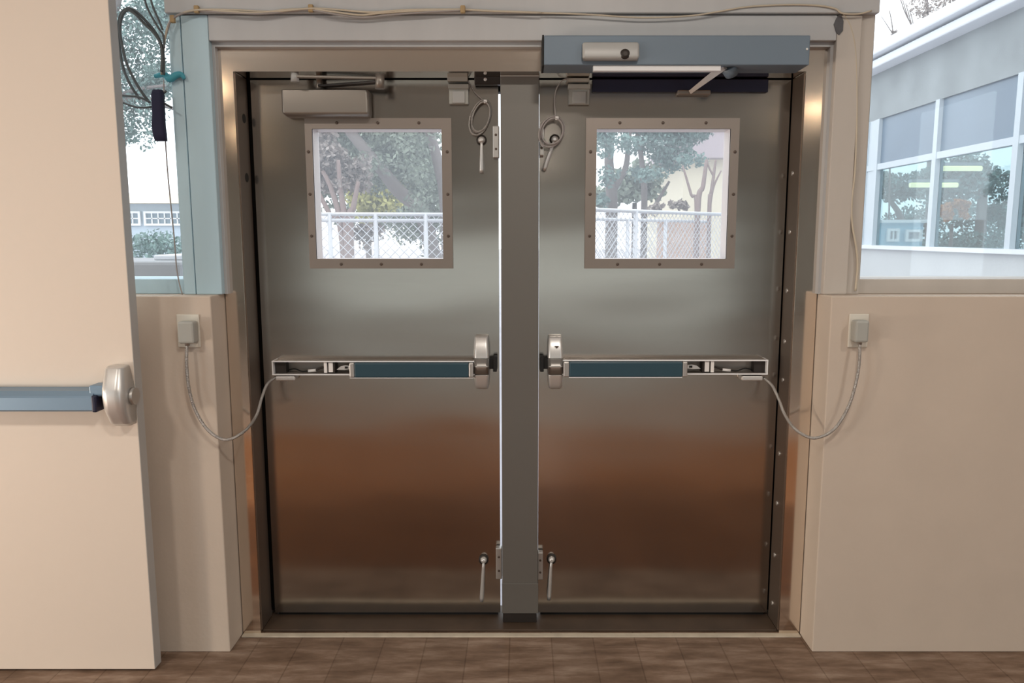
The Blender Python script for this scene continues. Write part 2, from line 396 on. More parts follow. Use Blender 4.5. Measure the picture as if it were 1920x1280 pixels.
bm = B(); disc(bm, at(910, 149, YM+0.01), 0.006, 0.004); obj('screw', bm, M['alu'], lb)
for (a, b, y0, y1) in ((924,936,236,296),(1011,1020,240,292),(930,941,1027,1085),(1008,1018,1035,1086)):
    p, q = at(a, y1, YM+0.02), at(b, y0, YM+0.02)
    sk = part_box('strike_plate', M['alu_dull'], t, p.x, q.x, YM+0.016, YD-0.006, p.z, q.z, bev=0.003)
    for k in (0.28, 0.72):
        bm = B(); disc(bm, ((p.x+q.x)/2, YM+0.016, p.z+(q.z-p.z)*k), 0.0045, 0.002, 10); obj('screw', bm, M['screw'], sk)

# ------------------------------------------------------------- exit bars
def exit_bar(name, lab, side):
    """side -1: bar on the left door (latch at its right end), +1 mirrored"""
    Yb = YD-0.062
    if side < 0:
        xe, xp0, xp1, xh0, xh1 = X(510,Yb,690), X(656,Yb,690), X(879,Yb,690), X(888,Yb,690), X(917,Yb,690)
        zt, zb = Z(676.5,Yb), Z(703,Yb)
    else:
        xe, xp0, xp1, xh0, xh1 = X(1440,Yb,690), X(1288,Yb,690), X(1067,Yb,690), X(1056,Yb,690), X(1027,Yb,690)
        zt, zb = Z(674.5,Yb), Z(702,Yb)
    sgn = 1 if xh1 > xe else -1
    t = thing(name, lab, 'exit bar', ((xe+xh1)/2, YD, zb))
    # channel housing: back, lips and end wall of folded aluminium, open to the front at its outer end
    bm = B()
    secx = sorted((xe, xh0+sgn*0.004)); w = 0.0035
    def cbox(*a): box(bm, *a)
    prof = [(YD-0.001, zb+0.001), (YD-0.001, zt-0.001), (Yb, zt), (Yb, zt-w), (YD-0.006, zt-w-0.001), (YD-0.006, zb+w), (Yb, zb+w), (Yb, zb)]
    a = [bm.verts.new((secx[0], y, z)) for y, z in prof]; b = [bm.verts.new((secx[1], y, z)) for y, z in prof]
    bm.faces.new(a); bm.faces.new(b)
    for i in range(8): bm.faces.new((a[i], b[i], b[(i+1)%8], a[(i+1)%8]))
    bmesh.ops.recalc_face_normals(bm, faces=bm.faces[:])
    obj('housing', bm, M['housing'], t)
    for z_ in (zt-w-0.0008, zb-0.0004):
        part_box('front_lip', M['alu_white'], t, secx[0], secx[1], Yb-0.001, Yb+0.004, z_, z_+w+0.0012)
    part_box('end_plate', M['alu_white'], t, xe, xe+sgn*0.004, Yb, YD-0.002, zb, zt)
    part_box('inner_block', M['dark'], t, xe+sgn*0.006, xe+sgn*0.045, Yb+0.02, YD-0.007, zb+w, zt-w-0.002)
    # pressed pad with pale end caps
    x0, x1 = sorted((xp0+sgn*0.018, xp1))
    bm = B(); box(bm, x0, x1, Yb-0.012, YD-0.01, zb-0.007, zt-0.006, bev=0.004); obj('push_pad', bm, M['pad'], t)
    for q in ((xp0, xp0+sgn*0.018), (xp1, xh0)):
        u = sorted(q); bm = B(); box(bm, u[0], u[1], Yb-0.0125, YD-0.01, zb-0.0075, zt-0.0055, bev=0.004); obj('pad_cap', bm, M['alu_dull'], t)
    part_box('pad_rail', M['alu_white'], t, min(x0, xp0), max(x1, xh0), Yb-0.008, YD-0.02, zb-0.0105, zb-0.0078)
    # mechanism seen in the open end of the channel
    def px(f): return xe + (xp0-xe)*f
    u = sorted((px(0.66), px(0.70))); part_box('slide_clip', M['white'], t, u[0], u[1], Yb+0.006, YD-0.02, zb+0.007, zt-0.006, bev=0.001)
    u = sorted((px(0.71), px(0.80))); bl = part_box('slide_block', M['dark'], t, u[0], u[1], Yb+0.01, YD-0.008, zb+0.005, zt-0.005, bev=0.001)
    u = sorted((px(0.72), px(0.775))); part_box('label_face', M['white'], bl, u[0], u[1], Yb+0.007, Yb+0.011, zb+0.010, zt-0.007)
    bm = B(); ly = Yb+0.012; lz = (zt+zb)/2
    pts = [(px(0.82)+0*sgn, ly, lz-0.008), (px(0.87), ly, lz+0.004), (px(0.93), ly, lz+0.008), (px(0.99), ly, lz+0.006), (px(0.99), ly, lz-0.006), (px(0.92), ly, lz-0.009)]
    a = [bm.verts.new(p) for p in pts]; b = [bm.verts.new((p[0], p[1]+0.012, p[2])) for p in pts]
    bm.faces.new(a); bm.faces.new(b[::-1])
    for i in range(6): bm.faces.new((a[i], b[i], b[(i+1)%6], a[(i+1)%6]))
    bmesh.ops.recalc_face_normals(bm, faces=bm.faces[:]); lv = obj('latch_lever', bm, M['alu'], t)
    u = sorted((px(0.925), px(0.965))); part_box('slot', M['black'], lv, u[0], u[1], ly-0.001, ly+0.003, lz-0.004, lz+0.004)
    part_tube('connector', M['white'], t, [(px(0.44), Yb+0.025, zb+0.011), (px(0.54), Yb+0.025, zb+0.014)], 0.0055, 10)
    part_tube('lead_wire', M['black'], t, smooth_pts([(px(0.12), Yb+0.045, zb+0.008), (px(0.25), Yb+0.035, zb+0.017), (px(0.35), Yb+0.03, zb+0.009), (px(0.44), Yb+0.025, zb+0.011)]), 0.0025, 6)
    part_tube('lead_wire', M['dark'], t, smooth_pts([(px(0.54), Yb+0.025, zb+0.014), (px(0.60), Yb+0.025, zb+0.022), (px(0.66), Yb+0.03, zb+0.025)]), 0.004, 6)
    # cast head at the latch end
    def py(p): return Z(p, Yb)
    a0, a1 = sorted((xh0, xh1)); yb = YD-0.0005
    bm = B()
    loft(bm, [(py(632), a0+0.006, a1-0.006, yb, YD-0.030, 0.006), (py(635), a0+0.003, a1-0.004, yb, YD-0.040, 0.010), (py(650), a0+0.001, a1-0.002, yb, YD-0.056, 0.012), (py(671), a0, a1, yb, YD-0.064, 0.012), (py(672.5), a0+0.002, a1-0.002, yb, YD-0.060, 0.012)])
    up = obj('head_cover', bm, M['alu'], t)
    bm = B(); loft(bm, [(py(673), a0+0.001, a1, yb, YD-0.070, 0.012), (py(701), a0+0.001, a1, yb, YD-0.070, 0.012)]); obj('head_block', bm, M['alu_dull'], t)
    bm = B()
    loft(bm, [(py(702), a0+0.002, a1-0.001, yb, YD-0.060, 0.012), (py(704), a0+0.001, a1-0.001, yb, YD-0.064, 0.012), (py(722), a0+0.004, a1-0.003, yb, YD-0.052, 0.012), (py(730), a0+0.006, a1-0.005, yb, YD-0.040, 0.009), (py(732), a0+0.010, a1-0.009, yb, YD-0.030, 0.006)])
    obj('head_cover', bm, M['alu'], t)
    if side > 0:
        c = at(1044, 650, YD-0.058); bm = B()
        prism(bm, [(c.x-0.008, c.z+0.003), (c.x+0.008, c.z+0.003), (c.x, c.z-0.006)], YD-0.0605, YD-0.054); obj('arrow_mark', bm, M['screw'], up)
    u = sorted((xh1-sgn*0.002, xh1+sgn*0.018)); bm = B(); box(bm, u[0], u[1], YD-0.045, YD-0.002, py(693), py(673), bev=0.002); obj('latch_bolt', bm, M['black'], t)
    u = sorted((xh1+sgn*0.014, xh1+sgn*0.028)); bm = B(); box(bm, u[0], u[1], YD-0.050, YD-0.006, py(698), py(669), bev=0.002); obj('strike', bm, M['black'], t)
    return t
exit_bar('exit_bar', 'steel and blue push bar across the left steel door', -1)
exit_bar('exit_bar', 'steel and blue push bar across the right steel door', 1)

# ------------------------------------------------------------- armoured cords and wall plates
def cord(lab, end, pts, boxpx, fitpx):
    t = thing('armored_cord', lab, 'cord', at(*boxpx[0], YW))
    n = len(pts); P = []
    for i, (a, b) in enumerate(pts):
        e = 440 if end < 0 else 1508; q_ = pts[-1][0]
        k = max(0.0, min(1.0, (a-e)/(q_-e))); k = k*k*(3-2*k)
        Y = (YW-0.030)*(1-k) + (YD-0.045)*k - (0.012 if 0 < i < n-1 else 0)
        P.append(at(a, b, Y))
    part_tube('conduit', M['conduit'], t, smooth_pts(P, 10), 0.0052, 10)
    (a, b), (c, d) = boxpx
    p, q = at(a, d, YW-0.03), at(c, b, YW-0.03)
    bx = part_box('wall_box', M['plastic'], t, p.x, q.x, YW-0.048, YW-0.006, p.z, q.z, bev=0.007)
    part_tube('cable_gland', M['alu_dull'], t, [P[0]+Vector((0,0,0.012)), P[0]-Vector((0,0,0.014))], 0.008, 10)
    (a, b), (c, d) = fitpx
    p, q = at(a, d, YD-0.055), at(c, b, YD-0.055)
    part_box('door_fitting', M['alu'], t, p.x, q.x, YD-0.055, YD-0.001, p.z, q.z, bev=0.005)
    return t
cord('armored cord looping from the left wall socket to the left push bar', -1,
     [(351,640),(350,680),(354,725),(366,768),(390,806),(422,824),(456,810),(480,780),(491,745),(501,720),(517,707)], ((338,602),(366,643)), ((516,704),(553,714)))
cord('armored cord looping from the right wall socket to the right push bar', 1,
     [(1612,638),(1611,680),(1603,725),(1588,768),(1562,806),(1526,821),(1493,806),(1472,778),(1460,748),(1448,723),(1432,708)], ((1599,600),(1627,641)), ((1391,704),(1431,714)))
def plate(lab, a, b, c, d):
    p, q = at(a, d, YW), at(c, b, YW)
    bm = B(); box(bm, p.x, q.x, YW-0.006, YW, p.z, q.z, bev=0.003)
    t = tag(obj('wall_plate', bm, M['cream'], None, ((p.x+q.x)/2, YW, p.z)), lab, 'wall plate')
plate('cream wall plate on the left half wall, behind the cord socket', 335, 589, 374, 651)
plate('cream wall plate on the right half wall, behind the cord socket', 1588, 588, 1629, 651)

# ------------------------------------------------------------- door closer on the left door
t = thing('door_closer', 'brown-grey door closer with folded arm above the left door window', 'door closer', at(610, 220, YD))
Yc = YD-0.065; p, q = at(528, 217, Yc), at(690, 167, Yc)
bm = B(); loft(bm, [(p.z-0.0, p.x+0.012, q.x-0.004, YD-0.001, Yc+0.014, 0.008), (p.z+0.008, p.x+0.004, q.x-0.001, YD-0.001, Yc+0.004, 0.010), (p.z+0.014, p.x, q.x, YD-0.001, Yc, 0.010), (q.z-0.004, p.x, q.x, YD-0.001, Yc, 0.010), (q.z, p.x+0.004, q.x-0.004, YD-0.001, Yc+0.006, 0.008)])
obj('closer_body', bm, M['closer'], t)
s0 = at(599, 168, YD-0.035); part_tube('spindle', M['closer'], t, [s0-Vector((0,0,0.004)), s0+Vector((0,0,0.046))], [0.014,0.009], 12)
el = at(712, 154, YD-0.11); ft = at(553, 146, YF+0.02)
def flat_arm(name, a, b, w, th, m):
    d = (b-a).normalized(); n = d.cross(Vector((0,0,1))).normalized()*w/2; up = Vector((0,0,th/2)); bm = B()
    v = [bm.verts.new(x) for x in (a-n-up, a+n-up, a+n+up, a-n+up, b-n-up, b+n-up, b+n+up, b-n+up)]
    for q_ in ((0,3,2,1),(4,5,6,7),(0,1,5,4),(1,2,6,5),(2,3,7,6),(3,0,4,7)): bm.faces.new([v[i] for i in q_])
    bmesh.ops.recalc_face_normals(bm, faces=bm.faces[:]); bmesh.ops.bevel(bm, geom=bm.edges[:], offset=0.002, segments=1, affect='EDGES')
    return obj(name, bm, m, t)
flat_arm('closer_arm', Vector((s0.x, s0.y, el.z)), el, 0.026, 0.009, M['dark'])
flat_arm('forearm', Vector((el.x, el.y, el.z+0.012)), Vector((ft.x, ft.y, ft.z+0.004)), 0.022, 0.009, M['closer'])
part_tube('arm_joint', M['closer'], t, [el-Vector((0,0,0.022)), el+Vector((0,0,0.026))], 0.016, 14)
part_tube('arm_foot', M['sensor'], t, [ft-Vector((0,0,0.014)), ft+Vector((0,0,0.020))], [0.015,0.013], 12)

# ------------------------------------------------------------- automatic operator over the right door
p, q = at(1020, 122, YO), at(1520, 66, YO)
t = thing('door_operator', 'long grey automatic door operator box above the right steel door', 'door operator', ((p.x+q.x)/2, YO, p.z))
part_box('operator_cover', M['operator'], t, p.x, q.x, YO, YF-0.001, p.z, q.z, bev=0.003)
part_box('end_gasket', M['black'], t, p.x-0.006, p.x, YO+0.004, YF-0.002, p.z, q.z+0.002)
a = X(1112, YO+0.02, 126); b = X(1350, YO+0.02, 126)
part_box('glint_strip', M['alu_white'], t, a, b, YO+0.008, YO+0.03, p.z-0.016, p.z+0.002, bev=0.001)  # white lip standing in for daylight glinting under the cover
bm = B(); disc(bm, at(1513, 92, YO), 0.004, 0.002, 10); obj('screw', bm, M['alu'], t)
# motion sensor on its face
u, v = at(1092, 112, YO-0.02), at(1199, 78, YO-0.02)
bm = B(); loft(bm, [(u.z, u.x+0.004, v.x-0.004, YO, YO-0.022, 0.006), (u.z+0.010, u.x, v.x, YO, YO-0.030, 0.008), (v.z-0.006, u.x, v.x, YO, YO-0.022, 0.008), (v.z, u.x+0.004, v.x-0.004, YO, YO-0.014, 0.006)])
sn = obj('motion_sensor', bm, M['sensor'], t)
c = at(1172, 101, YO-0.028); bm = B(); disc(bm, c+Vector((0,0.006,0)), 0.016, 0.008, 16, 0.003); obj('sensor_lens', bm, M['dark'], sn)
bm = B(); disc(bm, c+Vector((0,-0.0015,0)), 0.005, 0.002, 10, 0.001); obj('sensor_bead', bm, M['white'], sn)
# arm: spindle under the box, rod down to the door, dark shade strip on the door
sp0 = at(1366, 122, YO+0.05); sp1 = at(1376, 146, YO+0.09)
part_tube('arm_spindle', M['operator'], t, [sp0, at(1372, 140, YO+0.07)], [0.030,0.022], 14)
r0 = at(1358, 124, YO+0.03); r1 = at(1295, 172, YD-0.03)
def bar(name, a, b, w, th, m, par):
    d = (b-a).normalized(); s_ = d.cross(Vector((0,1,0))).normalized()*w/2; n = d.cross(s_).normalized()*th/2; bm = B()
    v_ = [bm.verts.new(x) for x in (a-n-s_, a+n-s_, a+n+s_, a-n+s_, b-n-s_*0.55, b+n-s_*0.55, b+n+s_*0.55, b-n+s_*0.55)]
    for q_ in ((0,3,2,1),(4,5,6,7),(0,1,5,4),(1,2,6,5),(2,3,7,6),(3,0,4,7)): bm.faces.new([v_[i] for i in q_])
    bmesh.ops.recalc_face_normals(bm, faces=bm.faces[:]); return obj(name, bm, m, par)
ar = bar('operator_arm', r0, r1, 0.024, 0.010, M['alu'], t)
bar('arm_slot', r0.lerp(r1, 0.42)-Vector((0,0.007,0)), r0.lerp(r1, 0.62)-Vector((0,0.007,0)), 0.009, 0.003, M['dark'], ar)
part_box('arm_shoe', M['closer'], t, X(1268,YD,175), X(1330,YD,175), YD-0.026, YD-0.001, Z(180,YD), Z(171,YD), bev=0.004)
part_box('shade_strip', M['navy'], t, X(1110,YD,165), X(1438,YD,165), YD-0.016, YD-0.001, Z(174,YD), Z(150,YD), bev=0.002)  # dark strip standing in for shade across the door top

# ------------------------------------------------------------- door contacts, coiled cables, levers
def contact(lab, a, b, zt0, zt1, zb0, zb1):
    t = thing('door_contact', lab, 'door sensor', at((a+b)/2, zb1, YD))
    Yk = YD-0.02
    p, q = at(a, zb1, Yk), at(b, zb0, Yk)
    bd = part_box('contact_base', M['plastic'], t, p.x, q.x, Yk, YD-0.001, p.z, q.z, bev=0.003)
    w = q.x-p.x; h = q.z-p.z
    part_box('contact_cover', M['sensor'], bd, p.x+w*0.18, q.x-w*0.18, Yk-0.005, Yk+0.001, p.z+h*0.04, p.z+h*0.66, bev=0.002)
    part_box('contact_ledge', M['plastic'], bd, p.x-0.002, q.x+0.002, Yk-0.010, YD-0.002, q.z-h*0.22, q.z+0.001, bev=0.002)
    p, q = at(a-3, zt1, Yk-0.005), at(b-1, zt0, Yk-0.005)
    part_box('magnet', M['plastic'], t, p.x, q.x, Yk-0.015, YD-0.002, p.z, q.z, bev=0.002)
contact('grey door contact at the top of the left door, right of the closer', 842, 878, 144, 153, 159, 195)
contact('grey door contact at the top of the right door, below the operator', 1066, 1106, 147, 154, 159, 196)
def coil(lab, c, rx, ry, tilt, turns, lead, Y, m):
    t = thing('coiled_cable', lab, 'cable', at(c[0], c[1]+ry, Y))
    P = []
    N = int(turns*26)
    for i in range(N+1):
        a = 2*PI*i/26 + PI/2; k = 1 - 0.10*math.sin(i*0.13) - 0.05*math.sin(i*0.31)
        x, y = rx*k*math.cos(a), -ry*k*math.sin(a)
        P.append(at(c[0]+x*math.cos(tilt)-y*math.sin(tilt), c[1]+x*math.sin(tilt)+y*math.cos(tilt), Y-0.004*math.sin(i*0.4)))
    part_tube('loop', m, t, P, 0.0030, 7)
    part_tube('lead', m, t, smooth_pts([at(a, b, Y) for a, b in lead]), 0.0022, 6)
    k = P[0]; bm = B(); box(bm, k.x-0.006, k.x+0.006, k.y-0.006, k.y+0.006, k.z-0.006, k.z+0.006, bev=0.002); obj('cable_tie', bm, M['white'], t)
coil('loop of grey cable tied up on the left door, beside the post', (901,220), 17, 31, 0.30, 3.2, [(911,191),(893,176),(885,164),(877,151)], YD-0.02, M['conduit'])
coil('loop of dark cable tied up on the right door, beside the post', (1035,247), 21, 27, 0.35, 3.4, [(1042,221),(1040,190),(1043,168),(1053,152),(1066,147)], YD-0.052, M['cablegrey'])
def lever(lab, k, e, Y=YD-0.02):
    t = thing('bolt_lever', lab, 'lever', at(*k, YD))
    c = at(*k, YD); bm = B(); disc(bm, c, 0.019, 0.012, 18, 0.002); obj('rose', bm, M['dark'], t)
    c2 = at(*k, YD-0.012); bm = B(); disc(bm, c2, 0.012, 0.016, 16, 0.005); obj('hub', bm, M['alu'], t)
    a, b = at(*k, YD-0.024), at(*e, YD-0.020)
    part_tube('handle', M['alu'], t, [a, a.lerp(b,0.2), a.lerp(b,0.9), b], [0.0045,0.0055,0.0085,0.0065], 12)
lever('silver bolt lever high on the left door, under the cable loop', (903,263), (903,324))
lever('silver bolt lever high on the right door, hanging askew under the cable loop', (1040,262), (1019,320))
lever('silver bolt lever low on the left door, beside the post', (907,1048), (903,1127))
lever('silver bolt lever low on the right door, beside the post', (1034,1047), (1029,1124))

# ------------------------------------------------------------- open door at the left
Y3 = 2.470
x3 = X(247.5, Y3)
bm = B(); box(bm, x3-1.02, x3-0.0008, Y3, Y3+0.046, 0.008, 2.60, bev=0.001)
d3 = struct('door_3', bm, M['doorpaint'], 'cream door standing open at the left edge')
part_box('edge_strip', M['dooredge'], d3, x3-0.001, x3+0.0005, Y3+0.001, Y3+0.0455, 0.009, 2.60)
t = thing('exit_bar', 'pale blue push bar with cast end on the open cream door', 'exit bar', at(205, 803, Y3))
Yp = Y3-0.07
zt, zm, zb = Z(729,Yp+0.05), Z(746,Yp), Z(772,Yp)
xe = X(166, Yp)
bm = B(); xx = (x3-0.95, xe-0.004)
prof = [(Y3-0.002, zt+0.004), (Yp+0.02, zt), (Yp+0.004, zm+0.006), (Yp, zm), (Yp, zb+0.006), (Yp+0.006, zb), (Y3-0.002, zb)]
a = [bm.verts.new((xx[0], y, z)) for y, z in prof]; b = [bm.verts.new((xx[1], y, z)) for y, z in prof]
bm.faces.new(a); bm.faces.new(b)
for i in range(7): bm.faces.new((a[i], b[i], b[(i+1)%7], a[(i+1)%7]))
bmesh.ops.recalc_face_normals(bm, faces=bm.faces[:]); obj('push_pad', bm, M['pad_light'], t)
part_box('pad_cap', M['navy'], t, xe-0.006, xe+0.010, Yp-0.003, Y3-0.002, zb-0.002, zm+0.008, bev=0.005)
part_box('bar_neck', M['navy_blue'] if 'navy_blue' in M else M['pad_light'], t, X(155,Yp), X(190,Yp), Yp+0.012, Y3-0.002, Z(745,Yp), Z(724,Yp), bev=0.005)
def py3(p): return Z(p, Yp)
a0, a1 = X(183, Yp), X(226, Yp); yb = Y3-0.0005
bm = B(); loft(bm, [(py3(690), a0+0.004, a1-0.016, yb, Yp+0.034, 0.010), (py3(694), a0+0.001, a1-0.012, yb, Yp+0.016, 0.018), (py3(728), a0-0.001, a1-0.002, yb, Yp-0.012, 0.024), (py3(742), a0-0.001, a1, yb, Yp-0.016, 0.025), (py3(768), a0+0.002, a1, yb, Yp-0.014, 0.025), (py3(796), a0+0.008, a1-0.001, yb, Yp+0.012, 0.018), (py3(803), a0+0.014, a1-0.006, yb, Yp+0.034, 0.010)])
obj('end_casting', bm, M['alu'], t)
bm = B(); tube(bm, [(a1-0.002, Y3-0.022, py3(748)), (a1+0.012, Y3-0.022, py3(748))], 0.028, 16); obj('latch_bolt', bm, M['alu_dull'], t)

# ------------------------------------------------------------- loose cables on the beam
Yq = YH-0.006
t = thing('cable_run', 'loose cream cables strung along the beam above the left door', 'cable', at(360, 22, Yq))
for off, m, path in (
    (0, 'cablecream', [(303,140),(306,100),(310,68),(318,42),(335,28),(368,19),(440,19),(510,22),(583,16),(640,19),(700,23),(760,19),(860,18),(930,21),(1015,24)]),
    (0, 'cablegrey', [(310,70),(320,40),(338,27),(368,21),(430,24),(490,26),(545,21),(583,19),(630,27),(680,33),(730,28),(800,23),(868,19)]),
    (0, 'cablecream', [(369,18),(420,21),(480,24),(540,18),(583,17),(625,22),(675,28),(720,24),(790,20),(868,19)])):
    part_tube('strand', M[m], t, smooth_pts([at(a, b, Yq-0.003*i_) for i_, (a, b) in zip([k % 3 for k in range(len(path))], path)], 8), 0.0035, 7)
for a, b in ((324,36),(369,18),(583,16),(868,18)):
    p = at(a, b, Yq); bm = B(); box(bm, p.x-0.008, p.x+0.008, p.y-0.008, p.y+0.006, p.z-0.012, p.z+0.012, bev=0.003); obj('clip', bm, M['brass'], t)
bm = B(); tube(bm, smooth_pts([at(a, b, Yq+0.001) for a, b in [(1015,24),(1100,27),(1200,33),(1290,30),(1340,23),(1400,13),(1470,9),(1530,10),(1565,16),(1580,25),(1610,26),(1634,20)]], 8), 0.003, 7)
tag(obj('single_wire', bm, M['cablecream'], None, at(1200, 33, Yq)), 'single thin wire drooping along the beam above the right door', 'wire')
bm = B(); tube(bm, smooth_pts([at(a, b, YB+0.003) for a, b in [(1581,26),(1594,50),(1603,90),(1606,160),(1606,240),(1603,320),(1597,380),(1598,420),(1606,466),(1608,500),(1604,545)]], 8), 0.004, 7)
tag(obj('post_wire', bm, M['cablecream'], None, at(1605, 300, YB)), 'thin wire running down the window post right of the doors', 'wire')

# hanging loop of dark cable at the left window
Yk = YB-0.03
t = thing('cable_bundle', 'dark cable hanging in big loops in front of the left window', 'cable', at(295, 180, Yk))
for k, path in enumerate((
    [(262,186),(245,160),(232,130),(225,95),(222,60),(224,35),(231,21),(243,16),(258,24),(276,42),(292,62),(303,85),(307,110),(307,140)],
    [(280,192),(268,176),(252,150),(238,120),(229,85),(225,55),(229,30),(240,19),(254,27),(270,44),(287,60),(299,78),(304,100),(303,135)],
    [(222,178),(240,180),(260,182),(282,192)], [(225,190),(245,198),(265,202),(285,200)],
    [(270,-6),(276,14),(286,34),(298,54),(306,66),(308,90)], [(281,-6),(288,16),(297,36),(305,56)],
    [(290,186),(300,182),(312,170)], [(284,188),(298,188),(312,196),(322,202)])):
    part_tube('loop', M['cabledark'], t, smooth_pts([at(a, b, Yk - 0.006*(k % 3)) for a, b in path], 8), 0.0048 if k < 2 else 0.0035, 8)
Ys = Yk-0.02
bm = B()
loft(bm, [(at(0,b,Ys).z, at(a0_,b,Ys).x, at(a1_,b,Ys).x, Ys+0.016, Ys-0.006, 0.008) for b, a0_, a1_ in ((264,290,310),(250,286,309),(236,284,307),(215,285,306),(195,284,305),(176,283,304),(168,286,302))])
tag(obj('hanging_strap', bm, M['purple'], None, at(295, 264, Ys)), 'dark navy strap hanging from the cable loops at the left window', 'strap')
bm = B(); P = smooth_pts([at(a, b, YB-0.012) for a, b in ((290,143),(308,140),(318,148),(330,141),(340,140),(346,148))], 6)
for i in range(len(P)-1):
    pass
tube(bm, P, [0.005+0.007*math.sin(PI*min(1.0, (i+2)/(len(P)+1))) for i in range(len(P))], 8)
tag(obj('teal_ribbon', bm, M['teal'], None, at(318, 148, YB-0.012)), 'teal ribbon tied to the window post left of the doors', 'ribbon')
bm = B(); tube(bm, smooth_pts([at(a, b, YB-0.006) for a, b in [(307,150),(308,200),(310,260),(315,330),(322,400),(327,450),(331,500),(336,530),(342,552)]], 6), 0.0022, 6)
tag(obj('pull_cord', bm, M['cablegrey'], None, at(342, 552, YB)), 'thin cord hanging down beside the left window post', 'cord')

# ------------------------------------------------------------- outdoors
E = dict(
    ground=mat('pale_paving', (0.50,0.48,0.52), 0.9, var=0.15, vscale=1.5),
    bark=mat('grey_bark', (0.20,0.17,0.16), 0.9, bump=0.4, bscale=20),
    bark2=mat('pink_bark', (0.30,0.22,0.20), 0.9),
    leaf=mat('grey_green_leaf', (0.30,0.36,0.28), 0.6, var=0.45, vscale=2.5),
    leaf2=mat('teal_leaf', (0.22,0.34,0.31), 0.6, var=0.4, vscale=2.5),
    leafy=mat('yellow_leaf', (0.58,0.56,0.20), 0.6, var=0.3, vscale=3),
    leafp=mat('pinkish_leaf', (0.42,0.36,0.33), 0.6, var=0.35, vscale=3),
    leafo=mat('orange_leaf', (0.70,0.26,0.05), 0.6, var=0.2),
    galv=mat('galvanised', (0.72,0.74,0.78), 0.5, 0.2),
    wallpale=mat('pale_stucco', (0.60,0.62,0.62), 0.85, bump=0.2, bscale=20, var=0.06, vscale=2),
    band=mat('grey_stucco', (0.36,0.39,0.40), 0.85, var=0.25, vscale=2.2),
    fascia=mat('white_fascia', (0.80,0.83,0.87), 0.6),
    panel=mat('blue_grey_panel', (0.17,0.23,0.30), 0.35, var=0.15, vscale=1.2),
    mullw=mat('pale_mullion', (0.58,0.64,0.68), 0.5),
    roofp=mat('pink_roof', (0.42,0.36,0.38), 0.8, bump=0.3, bscale=12),
    roofy=mat('tan_roof', (0.66,0.58,0.44), 0.8),
    wally=mat('cream_house', (0.72,0.67,0.52), 0.85),
    wallb=mat('blue_house', (0.48,0.56,0.62), 0.8),
    shed=mat('pale_blue_shed', (0.30,0.60,0.74), 0.6),
    winwhite=mat('white_sash', (0.85,0.87,0.88), 0.5),
    winglass=mat('dark_window', (0.20,0.26,0.30), 0.15),
    concrete=mat('grey_concrete', (0.34,0.34,0.35), 0.8, var=0.12, vscale=4),
    brick=mat('orange_brick', (0.62,0.42,0.32), 0.85, var=0.15, vscale=6),
)
G_wing = glass('wing_glass', 0.02, 0.05, (0.58,0.68,0.70))
GZ = -0.12
bm = B(); box(bm, -60, 60, YD+0.11, 90, GZ-0.2, GZ); o = obj('ground', bm, E['ground']); o['kind'] = 'structure'
def leaves(blobs, n, size, rnd):
    V, Fc = [], []; sub = []
    for (x, y, z, rx, ry, rz) in blobs:
        for _ in range(7):
            a, e = rnd.uniform(0, 2*PI), rnd.uniform(-1, 1)
            k = rnd.uniform(0.45, 0.85); c_ = math.sqrt(1-e*e); q = rnd.uniform(0.3, 0.55)
            sub.append((x+rx*k*c_*math.cos(a), y+ry*k*c_*math.sin(a), z+rz*k*e, rx*q, ry*q, rz*q))
        sub.append((x, y, z, rx*0.6, ry*0.6, rz*0.6))
    blobs = sub
    tot = sum(b[3]*b[4]*b[5] for b in blobs)
    for (x, y, z, rx, ry, rz) in blobs:
        for _ in range(max(20, int(n*rx*ry*rz/tot))):
            while True:
                u = Vector((rnd.uniform(-1,1), rnd.uniform(-1,1), rnd.uniform(-1,1)))
                if u.length < 1: break
            u *= (0.55 + 0.45*rnd.random()) / max(0.5, u.length) if rnd.random() < 0.5 else 1
            c = Vector((x+u.x*rx, y+u.y*ry, z+u.z*rz))
            a = Vector((rnd.gauss(0,1), rnd.gauss(0,1), rnd.gauss(0,1))).normalized()
            b = a.orthogonal().normalized(); b.rotate(Quaternion(a, rnd.uniform(0, 2*PI)))
            w = size*rnd.uniform(0.6,1.3); l = w*1.9; i = len(V)
            V += [c-a*l*0.5, c+b*w*0.5, c+a*l*0.5, c-b*w*0.5]; Fc.append((i,i+1,i+2,i+3))
    return V, Fc
def tree(name, lab, loc, trunks, blobs, n, size, leafm, barkm='bark', group=None, seed=1, cat='tree'):
    rnd = random.Random(seed)
    t = thing(name, lab, cat, loc, group)
    for pts, r0, r1 in trunks:
        bm = B(); tube(bm, smooth_pts(pts, 5), r0, 9, r1); obj('trunk', bm, E[barkm], t)
    if blobs:
        V, Fc = leaves(blobs, int(n*2.4), size*0.62, rnd)
        o = meshobj('foliage', V, Fc, E[leafm], t)
        o['kind'] = 'stuff'
    return t
def base(px, Y): v = at(px, 441, Y); return Vector((v.x, Y, GZ))
def up(px, py, Y): return at(px, py, Y)
